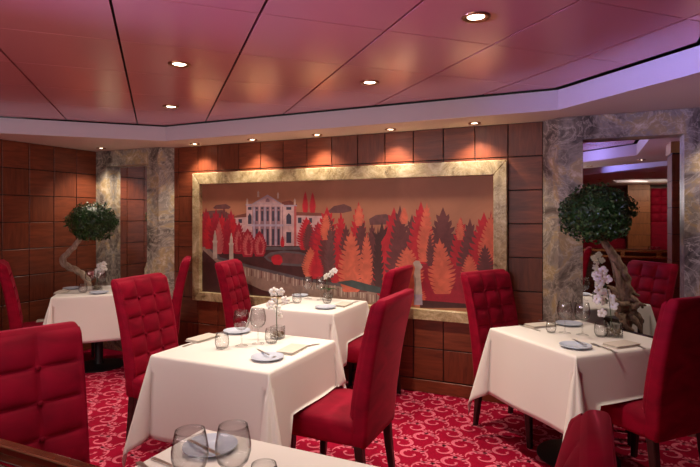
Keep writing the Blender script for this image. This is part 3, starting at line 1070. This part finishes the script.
def napkin_mesh(w=.105, l=.19):
    bm = bmesh.new()
    for k, (ins, z) in enumerate(((0, 0), (.004, .0055), (.002, .011))):
        rings = []
        for dz, i2 in ((0, .003), (.001, 0), (.004, 0), (.005, .004)):
            rings.append([(a + k * .002, c_, z + dz + .0012 * math.sin(c_ * 30 + k)) for a, c_ in rrect(w - 2 * ins - 2 * i2, l - 2 * ins - 2 * i2, .006, 3)])
        loft(bm, rings)
    return bm
def proto_of(name, bm, mm, smooth):
    o = mk(name, bm, mm, None, smooth)
    o['_used'] = 0
    return o
PR = {'wine_glass': proto_of('wine_glass', wine_glass_mesh(), M['glass'], True),
      'tumbler': proto_of('tumbler', tumbler_mesh(), M['glass'], True),
      'bread_plate': proto_of('bread_plate', plate_mesh(), M['china'], 50),
      'knife': proto_of('knife', knife_mesh(), M['steel'], False),
      'fork': proto_of('fork', fork_mesh(), M['steel'], False),
      'napkin': proto_of('napkin', napkin_mesh(), M['napkin'], 50)}
CAT = {'wine_glass': 'glass', 'tumbler': 'glass', 'bread_plate': 'plate', 'knife': 'knife', 'fork': 'fork', 'napkin': 'napkin'}
GRP = {'wine_glass': 'wine glasses on the laid tables', 'tumbler': 'stemless tumblers on the laid tables', 'bread_plate': 'bread plates on the laid tables',
       'knife': 'knives of the place settings', 'fork': 'forks of the place settings', 'napkin': 'folded napkins of the place settings'}
def put(kind, x, y, label, rz=0, z=ZT, s=1):
    o = PR[kind]
    if o['_used']:
        o = o.copy(); C.objects.link(o)
    PR[kind]['_used'] = 1
    if '_used' in o.keys() and o is not PR[kind]: del o['_used']
    o.location = (x, y, z); o.rotation_euler = (0, 0, R(rz)); o.scale = (s, s, s)
    return tag(o, label, CAT[kind], GRP[kind])
def on(px, py, z=ZT):
    p = at_z(px, py, z)
    return p.x, p.y
# place setting pieces, given where each stands on its cloth
A = 'on the large middle table'
put('wine_glass', *on(241.5, 346), 'left wine glass ' + A)
put('wine_glass', *on(258, 343.6), 'right wine glass ' + A + ', next to the orchid')
put('tumbler', *on(222, 348.5), 'round stemless tumbler on the left half of the large middle table')
put('tumbler', *on(271.5, 343), 'round stemless tumbler in front of the orchid vase ' + A)
put('bread_plate', *on(267.6, 359), 'bread plate nearest the front corner of the large middle table')
put('bread_plate', *on(237, 332.5), 'bread plate behind the wine glasses on the large middle table')
put('napkin', *on(291.5, 350.5), 'folded napkin at the right place of the large middle table', 4)
put('napkin', *on(203, 339), 'folded napkin at the left place of the large middle table', -4)
put('knife', *on(263, 355.5), 'butter knife resting on the front bread plate of the large middle table', 150, ZT + .017, .72)
put('fork', *on(281, 354.5), 'fork left of the napkin at the right place of the large middle table', 92)
put('knife', *on(305, 347), 'knife beyond the napkin at the right place of the large middle table', 65)
put('knife', *on(196, 343), 'knife beside the left napkin of the large middle table', 88)
put('fork', *on(214, 335), 'fork beside the left napkin of the large middle table', -92)
A = 'on the table below the mural'
put('wine_glass', *on(308, 299), 'left wine glass ' + A)
put('wine_glass', *on(320.8, 300), 'right wine glass ' + A + ', next to the orchid')
put('tumbler', *on(297, 303), 'stemless tumbler left of the wine glasses ' + A)
put('tumbler', *on(327, 303.3), 'stemless tumbler in front of the orchid ' + A)
put('bread_plate', *on(325.5, 308.2), 'bread plate at the front edge of the table below the mural')
put('bread_plate', *on(300, 296.2), 'bread plate at the back of the table below the mural', 0, ZT, .9)
put('napkin', *on(343, 305.2), 'folded napkin at the right place of the table below the mural', 3)
put('napkin', *on(279, 302.5), 'folded napkin at the left place of the table below the mural', 0)
put('knife', *on(352, 303), 'knife right of the napkin on the table below the mural', 80)
put('fork', *on(334, 306.5), 'fork beside the right napkin of the table below the mural', 85)
put('knife', *on(288.5, 303.5), 'knife beside the left napkin of the table below the mural', 88)
A = 'on the right table'
put('wine_glass', *on(564.8, 333), 'left wine glass ' + A)
put('wine_glass', *on(582.4, 335), 'right wine glass ' + A)
put('tumbler', *on(601, 336.5), 'stemless tumbler in front of the orchid vase ' + A)
put('tumbler', *on(551, 332.5), 'stemless tumbler by the far napkin ' + A, 0, ZT, .8)
put('bread_plate', *on(575.4, 347.3), 'bread plate nearest the front corner of the right table')
put('bread_plate', *on(569, 325), 'bread plate behind the wine glasses on the right table')
put('napkin', *on(621, 345.5), 'folded napkin at the right place of the right table', -42)
put('napkin', *on(540, 326), 'folded napkin at the left place of the right table', -44)
put('knife', *on(579, 345), 'butter knife resting on the front bread plate of the right table', 120, ZT + .017, .72)
put('fork', *on(604, 348.5), 'fork left of the right napkin on the right table', 128)
put('knife', *on(634, 344.5), 'knife beyond the right napkin on the right table', 118)
put('knife', *on(529, 328), 'knife beside the left napkin of the right table', 135)
put('fork', *on(549, 323), 'fork beside the left napkin of the right table', -45)
A = 'on the far left table'
put('wine_glass', *on(90, 290.5), 'left wine glass ' + A)
put('wine_glass', *on(101.5, 291), 'right wine glass ' + A)
put('tumbler', *on(83, 292.5), 'stemless tumbler ' + A)
put('bread_plate', *on(72, 289), 'bread plate at the back of the far left table')
put('bread_plate', *on(99, 293.5), 'bread plate at the front of the far left table')
put('napkin', *on(62, 292.5), 'folded napkin on the far left table', 40)
put('knife', *on(74, 293.5), 'knife on the far left table', 40)
A = 'on the foreground table'
put('wine_glass', -.905, 1.012, 'large wine glass at the left ' + A)
put('wine_glass', -.826, 1.082, 'large wine glass at the right ' + A)
put('tumbler', -.775, 1.145, 'stemless tumbler on the foreground table, at the bottom edge')
put('bread_plate', -1.085, 1.305, 'bread plate behind the large wine glasses on the foreground table')
put('knife', -1.085, 1.275, 'butter knife on the bread plate of the foreground table', -15, ZT + .017, .8)
put('fork', -1.13, 1.11, 'fork at the left edge of the foreground table', -20)
put('knife', -1.10, 1.165, 'knife at the left edge of the foreground table', -8)
o = put('napkin', -4.80, 3.30, 'folded white napkin left on the seat of the far left chair', 50, .478, .62)

# ------------------------------------------------------------------ orchids in glass vases
def flower_mesh(bm, s, seed):
    r_ = random.Random(seed)
    for k in range(5):
        a = 2 * PI * k / 5 + PI / 2
        w = (.52 if k in (1, 4) else .36) * s
        L_ = s * (1 if k in (1, 4) else .95)
        pts = []
        rows = []
        for f, ww, h in ((0, .08, .0), (.3, .75, .10), (.6, 1, .12), (.85, .7, .05), (1, .12, -.04)):
            rows.append([Vector((f * L_, q * ww * w, h * s - .10 * s * q * q + .03 * s * r_.random())) for q in (-1, -.5, 0, .5, 1)])
        vr = [[bm.verts.new((v.x * math.cos(a) - v.y * math.sin(a), v.x * math.sin(a) + v.y * math.cos(a), v.z)) for v in row] for row in rows]
        for i in range(len(vr) - 1):
            for j in range(4):
                bm.faces.new((vr[i][j], vr[i][j + 1], vr[i + 1][j + 1], vr[i + 1][j]))

def orchid(base, path, blooms, label, leaves=0, petal='petal'):
    """path: stem points in world space; blooms: (point, size, facing vector)"""
    t = tag(empty('orchid_spray', base), label, 'flower', 'white orchids on the tables')
    b0 = Vector(base)
    bm = bmesh.new()
    pp = spline([Vector(p) - b0 for p in path], 6)
    tube(bm, pp, [.0028 - .0012 * i / len(pp) for i in range(len(pp))], 6)
    mk('stem', bm, M['stem'], t, True)
    for i, (p, s, d) in enumerate(blooms):
        bm = bmesh.new()
        flower_mesh(bm, s, i)
        q = Vector(d).to_track_quat('Z', 'Y').to_matrix().to_4x4()
        bm.transform(Matrix.Translation(Vector(p) - b0) @ q @ Matrix.Rotation(i * 1.1, 4, 'Z'))
        o = mk('bloom', bm, M[petal], t, True)
        bm = bmesh.new()
        lathe(bm, [(0, .26 * s), (.07 * s, .2 * s), (.1 * s, .1 * s), (.04 * s, 0)], 8)
        bm.transform(Matrix.Translation(Vector(p) - b0) @ q)
        tag(mk('lip', bm, M['throat'], o, True), 'yellow throat of the bloom')
        md = o.modifiers.new('thick', 'SOLIDIFY'); md.thickness = .0008
    for k in range(leaves):
        bm = bmesh.new()
        a = k * 2.4 + .5
        rows = []
        for f in (0, .2, .45, .7, .9, 1):
            w = .016 * math.sin(PI * min(1, f * .86 + .12))
            c_ = Vector((math.cos(a) * .07 * f, math.sin(a) * .07 * f, .085 + .05 * f - .05 * f * f))
            sd = Vector((-math.sin(a), math.cos(a), 0)) * w
            rows.append([c_ - sd, c_ - Vector((0, 0, .004)), c_ + sd])
        loft(bm, rows, cap=False, closed=False)
        o = mk('leaf', bm, M['leaf'], t, True)
        md = o.modifiers.new('thick', 'SOLIDIFY'); md.thickness = .001
    return t
def vase(x, y, label, w=.075, h=.085, square=True, z=ZT):
    t = tag(empty('glass_vase', (x, y, z)), label, 'vase', 'clear glass vases')
    bm = bmesh.new()
    if square:
        o_, i_ = rrect(w, w, .006, 2), rrect(w - .006, w - .006, .004, 2)
        loft(bm, [[(a, c_, q) for a, c_ in r_] for r_, q in ((o_, 0), (o_, h), (i_, h), (i_, .006))])
    else:
        lathe(bm, [(0, 0), (w * .4, 0), (w * .5, h * .4), (w * .47, h), (w * .44, h), (w * .46, h * .4), (0, .005)], 28)
    mk('vessel', bm, M['glass'], t, 40)
    bm = bmesh.new()
    r_ = random.Random(5)
    for k in range(46):
        px, py, pz = r_.uniform(-.36, .36) * w, r_.uniform(-.36, .36) * w, .012 + r_.random() * h * .38
        if not square and math.hypot(px, py) > .36 * w: continue
        q = bmesh.ops.create_icosphere(bm, subdivisions=1, radius=.0075)
        bmesh.ops.translate(bm, verts=q['verts'], vec=(px, py, pz))
    tag(mk('pebbles', bm, M['pebble'], t, True), kind='stuff')
    return t
CAMV = Vector((0, 0, 1.3))
def spray(vx, vy, path_px, bloom_px, d, label, size=.028, leaves=0, petal='petal', z=ZT):
    """stem from the vase foot through points seen in the photo at camera distance d"""
    base = (vx, vy, z + .01)
    path = [(vx, vy, z + .012)] + [at_d(px, py, d) for px, py in path_px]
    rr_ = random.Random(len(label))
    blooms = []
    for i, (px, py) in enumerate(bloom_px):
        p = at_d(px, py, d + rr_.uniform(-.03, .03))
        dr = (CAMV - p).normalized() + Vector((rr_.uniform(-.7, .7), rr_.uniform(-.7, .7), rr_.uniform(-.3, .4)))
        blooms.append((p, size * rr_.uniform(.85, 1.15), dr))
    return orchid(base, path, blooms, label, leaves, petal)
def dep(x, y): return Vector((x, y, 0)).dot(FWD)
vx, vy = on(277.5, 338.5)
vase(vx, vy, 'square glass vase of pebbles on the large middle table', .07, .075)
spray(vx, vy, [(276.5, 318), (277, 306), (278, 296), (275, 291)], [(274, 292), (281, 292), (285, 300), (274, 301), (277, 309), (279, 315), (270, 305)], dep(vx, vy), 'white orchid spray in the vase on the large middle table', .030)
vx, vy = on(328.5, 300.5)
vase(vx, vy, 'clear glass vase on the table below the mural', .075, .10, False)
spray(vx, vy, [(327, 284), (328, 278), (331, 273)], [(326, 276.5), (332, 272.5), (335, 270.5), (329.5, 275)], dep(vx, vy), 'white orchid with green leaves on the table below the mural', .030, 5)
vx, vy = on(613.5, 336)
vase(vx, vy, 'square glass vase of pebbles on the right table', .10, .08)
spray(vx, vy, [(611, 316), (609, 300), (606, 286), (600, 274)], [(597, 276), (603, 271), (600, 281), (607, 279), (599, 290), (606, 293), (611, 298), (603, 301), (613, 305), (602, 313), (597, 299)], dep(vx, vy) - .03, 'tall white orchid spray in the square vase on the right table', .034)
vx, vy = on(97, 289.5)
vase(vx, vy, 'clear glass vase on the far left table', .075, .075)
spray(vx, vy, [(97.5, 279), (99, 273), (101, 268)], [(100, 266), (103.5, 264.5), (98, 271), (101.5, 271.5), (97, 274.5), (104, 268.5)], dep(vx, vy), 'white orchid spray in the vase on the far left table', .036)
spray(vx - .01, vy, [(94.5, 280), (91, 275)], [(89.5, 273.5), (92.5, 276), (94, 273)], dep(vx, vy), 'small pale pink flowers beside the orchid on the far left table', .026, 0, 'pinkpetal')

# ------------------------------------------------------------------ bonsai trees
def bonsai(base, trunk, trad, crown, cr, label, mtrunk, roots, seed, pale=None):
    t = tag(empty('bonsai_tree', base), label, 'tree')
    b0 = Vector(base)
    bm = bmesh.new()
    pp = spline([Vector(p) - b0 for p in trunk], 7)
    n = len(pp)
    rad = []
    for i in range(n):
        f = i / (n - 1) * (len(trad) - 1)
        k = min(int(f), len(trad) - 2)
        rad.append(trad[k] + (trad[k + 1] - trad[k]) * (f - k))
    tube(bm, pp, rad, 14, 0, .16)
    mk('trunk', bm, M[mtrunk], t, True)
    for r_ in roots:
        bm = bmesh.new()
        q = spline([Vector(p) - b0 for p in r_], 5)
        m_ = len(q)
        tube(bm, q, [.026 * (1 - .82 * i / (m_ - 1)) + .002 for i in range(m_)], 8, 0, .25)
        mk('root', bm, M['bark'] if mtrunk == 'bark' else M[mtrunk], t, True)
    rg = random.Random(seed)
    bm = bmesh.new()
    c0 = Vector(crown) - b0
    # twiggy heart of the crown
    q = bmesh.ops.create_icosphere(bm, subdivisions=3, radius=1)
    for v in q['verts']:
        v.co = c0 + Vector((v.co.x * cr[0] * .80, v.co.y * cr[1] * .80, v.co.z * cr[2] * .78))
    for k in range(3000):
        u, th = rg.uniform(-1, 1), rg.uniform(0, 2 * PI)
        s = math.sqrt(1 - u * u)
        dirv = Vector((s * math.cos(th), s * math.sin(th), u))
        # clumps
        lump = 1 + .07 * math.sin(5 * th + 3 * u) + .06 * math.sin(7 * u + 2 * th)
        rr_ = rg.uniform(.80, 1.0) * lump
        p = c0 + Vector((dirv.x * cr[0], dirv.y * cr[1], dirv.z * cr[2])) * rr_
        nrm = (dirv + Vector((rg.uniform(-.9, .9), rg.uniform(-.9, .9), rg.uniform(-.5, .9)))).normalized()
        a = nrm.orthogonal().normalized()
        a.rotate(Matrix.Rotation(rg.uniform(0, 6.28), 3, nrm))
        c_ = nrm.cross(a)
        L_, w = rg.uniform(.018, .028), rg.uniform(.0075, .011)
        m0 = bm.verts.new(p - a * L_ * .5); m1 = bm.verts.new(p + a * L_ * .6 - nrm * .004)
        s0 = bm.verts.new(p + c_ * w + nrm * .003); s1 = bm.verts.new(p - c_ * w + nrm * .003)
        mm_ = bm.verts.new(p)
        bm.faces.new((m0, mm_, s0)); bm.faces.new((mm_, m1, s0)); bm.faces.new((m0, s1, mm_)); bm.faces.new((s1, m1, mm_))
    mk('foliage', bm, M['leaf'], t, False, recalc=False)
    return t
def plinth(x, y, rz, h, label, w=.2):
    t = tag(empty('plant_stand', (x, y, 0), rz), label, 'plant stand')
    bm = bmesh.new()
    box(bm, (-w / 2, -w / 2, h - .03), (w / 2, w / 2, h), .004)
    mk('shelf', bm, M['leg'], t)
    for sx in (-1, 1):
        for sy in (-1, 1):
            bm = bmesh.new()
            x_, y_ = sx * (w / 2 - .02), sy * (w / 2 - .02)
            box(bm, (x_ - .014, y_ - .014, 0), (x_ + .014, y_ + .014, h - .03), .003)
            mk('leg', bm, M['leg'], t)
    return t
# right tree: thick twisted trunk on a root mass standing behind the right table
D = lambda px, py, d: tuple(at_d(px, py, d))
rb = Vector((.25, 3.93, .70))
plinth(rb.x, rb.y, R(45), .70, 'dark plant stand behind the right table carrying the large bonsai', .2)
bonsai(rb, [D(629, 330, 3.56), D(629, 318, 3.55), D(628, 306, 3.54), D(626.5, 296, 3.53), D(624.5, 285, 3.52), D(622, 273, 3.51), D(617, 262, 3.50), D(611, 252, 3.49), D(604, 242, 3.47), D(598, 232, 3.46)],
       [.016, .020, .026, .036, .044, .043, .036, .030, .024, .020, .016], tuple(at_d(596, 213, 3.46)), (.236, .205, .192),
       'large round topped bonsai with a thick twisted trunk before the right mirror', 'bark',
       [[D(624.5, 290, 3.52), D(621, 283, 3.49), D(617, 272, 3.48), D(613, 262, 3.48)],
        [D(627, 296, 3.53), D(633, 299, 3.50), D(640, 304, 3.49), D(646, 305.5, 3.49)],
        [D(628, 304, 3.53), D(621, 305, 3.44), D(616, 303, 3.41), D(612, 302, 3.40)],
        [D(628, 306, 3.53), D(634, 307, 3.46), D(640, 304, 3.44), D(643, 308, 3.44)],
        [D(628, 313, 3.54), D(634, 319, 3.48), D(639, 326, 3.47), D(642, 333, 3.47)],
        [D(628, 312, 3.54), D(622, 319, 3.47), D(627, 327, 3.45), D(634, 331, 3.44)],
        [D(628, 310, 3.54), D(637, 315, 3.50), D(641, 320, 3.5), D(640, 328, 3.5)],
        [D(628, 308, 3.54), D(620, 309, 3.46), D(617, 314, 3.44), D(622, 320, 3.43)]], 11)
lb = Vector((-4.87, 3.86, .70))
plinth(lb.x, lb.y, R(45), .70, 'dark plant stand behind the far left table carrying the smaller bonsai', .18)
bonsai(lb, [tuple(lb), D(88.5, 286, 5.50), D(87, 280, 5.49), D(82, 274, 5.46), D(75, 269.5, 5.42), D(67, 266, 5.38), D(63, 260, 5.36), D(67, 254, 5.34), D(74, 247, 5.32), D(79, 240, 5.31), D(84, 232, 5.30)],
       [.034, .034, .032, .031, .031, .033, .033, .027, .025, .023, .019], tuple(at_d(92.5, 222, 5.30)), (.262, .225, .196),
       'bonsai with a bent pale trunk in front of the left panelled wall', 'drift', [], 23)

# ------------------------------------------------------------------ behind the camera, seen in the right mirror
# low partition with brass rails, its cap shows in the bottom left corner
pt = tag(empty('wooden_partition', (-.8, .617, 0)), 'low polished wood partition with brass rails, its cap crossing the bottom left corner', 'partition')
bm = bmesh.new()
box(bm, (-1.85, -.035, 0), (1.75, .035, .945), .006)
mk('panel', bm, M['burl'], pt)
bm = bmesh.new()
box(bm, (-1.85, .0, .946), (1.75, .010, 1.014), .002)
mk('infill', bm, M['burl'], pt)
bm = bmesh.new()
box(bm, (-1.87, .010, 1.015), (1.77, .030, 1.05), .003)
mk('cap', bm, M['burl'], pt)
bm = bmesh.new()
box(bm, (-1.87, .005, 1.036), (1.77, .0105, 1.051), .002)
mk('brass_edge', bm, M['bronze'], pt)
bm = bmesh.new()
box(bm, (-1.86, .0305, 1.012), (1.76, .042, 1.040), .003)
mk('brass_rail', bm, M['brass'], pt)
bm = bmesh.new()
box(bm, (-1.86, .036, .935), (1.76, .05, .962), .003)
mk('brass_rail', bm, M['brass'], pt)
for k in range(9):
    x = -1.72 + k * .42
    bm = bmesh.new()
    box(bm, (x - .028, .014, .945), (x + .028, .039, 1.02), .003)
    mk('brass_post', bm, M['brass'], pt)

def column(x0, y0, x1, y1, mm, label, cap=True, ztop=ZS - .001):
    t = tag(empty('wood_clad_column', ((x0 + x1) / 2, (y0 + y1) / 2, 0)), label, 'column')
    hx, hy = (x1 - x0) / 2, (y1 - y0) / 2
    bm = bmesh.new()
    z = .004
    zt = ztop - (.11 if cap else 0)
    while z < zt - .02:
        z2 = min(z + .262, zt)
        box(bm, (-hx, -hy, z), (hx, hy, z2 - .006), .003, 0, 1)
        z = z2
    box(bm, (-hx + .004, -hy + .004, 0), (hx - .004, hy - .004, zt), 0, 1)
    mk('shaft', bm, [mm, M['wood_dark']], t)
    if cap:
        bm = bmesh.new()
        box(bm, (-hx - .012, -hy - .012, zt), (hx + .012, hy + .012, ztop), .004)
        mk('capital', bm, M['cream'], t)
    return t
column(.745, 2.22, 1.06, 2.54, M['wood'], 'dark wood column with cream capital at the right edge of the right mirror')
column(.84, -5.7, 1.30, -5.25, M['tan'], 'tan wood column seen in the middle of the right mirror', False)

def banquette(x, y, w, htop, label, tuft_from=None):
    t = tag(empty('banquette', (x, y, 0)), label, 'bench', 'red banquettes seen in the mirror')
    bm = bmesh.new()
    rings = []
    for z, ins in ((.02, .01), (.03, 0), (.40, 0), (.46, .008), (.48, .05)):
        rings.append([(a, c_ + .25, z) for a, c_ in rrect(w - 2 * ins, .5 - 2 * ins, .04, 4)])
    loft(bm, rings)
    mk('seat', bm, M['velvet'], t, 60)
    bm = bmesh.new()
    zt = tuft_from or htop
    rings = []
    for z, ins in ((.02, 0), (zt - .05, 0), (zt - .01, .012), (zt, .035)):
        rings.append([(a, c_ - .05, z) for a, c_ in rrect(w - 2 * ins, .12 - 2 * ins, .02, 4)])
    loft(bm, rings)
    mk('backrest', bm, M['velvet'], t, 60)
    if tuft_from:
        bm = bmesh.new()
        nx, nz = max(2, round(w / .2)), max(2, round((htop - tuft_from) / .19))
        g = []
        for j in range(nz * 10 + 1):
            row = []
            for i in range(nx * 10 + 1):
                bl = .05 * (abs(math.sin(PI * i / 10)) * abs(math.sin(PI * j / 10))) ** .42
                row.append(bm.verts.new(((i / (nx * 10) - .5) * w, -.06 + bl, tuft_from + (htop - tuft_from) * j / (nz * 10))))
            g.append(row)
        for j in range(nz * 10):
            for i in range(nx * 10):
                bm.faces.new((g[j][i], g[j][i + 1], g[j + 1][i + 1], g[j + 1][i]))
        o = mk('tufted_panel', bm, M['velvet'], t, True)
        md = o.modifiers.new('thick', 'SOLIDIFY'); md.thickness = .02
    return t
banquette(1.82, -5.45, .98, 2.12, 'red banquette with tufted wall padding seen right of the tan column in the mirror', 1.36)
banquette(.32, -5.45, .98, .95, 'low red banquette seen left of the tan column in the mirror')
t = tag(empty('pedestal_table', (1.12, -2.2, 0)), 'black pedestal table of the reflected lounge table', 'table', 'pedestal tables')
for ch in [k for k in bpy.data.objects if k.name.startswith('pedestal_table') and k is not t][:1]:
    for q in [k for k in bpy.data.objects if k.parent is ch]:
        c_ = q.copy(); C.objects.link(c_); c_.parent = t
make_cloth('lounge', 1.12, -2.2, 0, .375, .352, 'table seen beyond the brass rails in the mirror')
put('wine_glass', 1.00, -2.0, 'left wine glass on the table reflected beyond the brass rails')
put('wine_glass', 1.10, -2.02, 'right wine glass on the table reflected beyond the brass rails')

# lights of the lounge behind the camera
GR = 'downlights of the lounge seen in the mirror'
downlight(.63, .80, ZS, 4, 'reflected soffit downlight nearest the mirror top, above the purple fascia end', GR)
downlight(.02, .12, ZS, 5, 'reflected soffit downlight at the left edge of the right mirror', GR)
downlight(.20, -3.0, ZS, 16, 'reflected downlight above the bonsai crown in the right mirror', GR)
downlight(.98, -1.5, ZS, 16, 'reflected downlight left of the dark column in the right mirror', GR)
light('tray_light', 'AREA', (1.5, -3.47, 2.29), 5, (1, .84, .66), aim=(1.5, -4.2, 2.28), shape='RECTANGLE', size=1.8, size_y=.08)
light('lounge_fill', 'AREA', (1.6, -4.3, 2.15), 8, (1, .82, .62), aim=(1.2, -5.4, 1.2), shape='RECTANGLE', size=1.6, size_y=.2)  # added area fill for the mirrored column and banquettes

for o in bpy.data.objects:
    if '_used' in o.keys(): del o['_used']
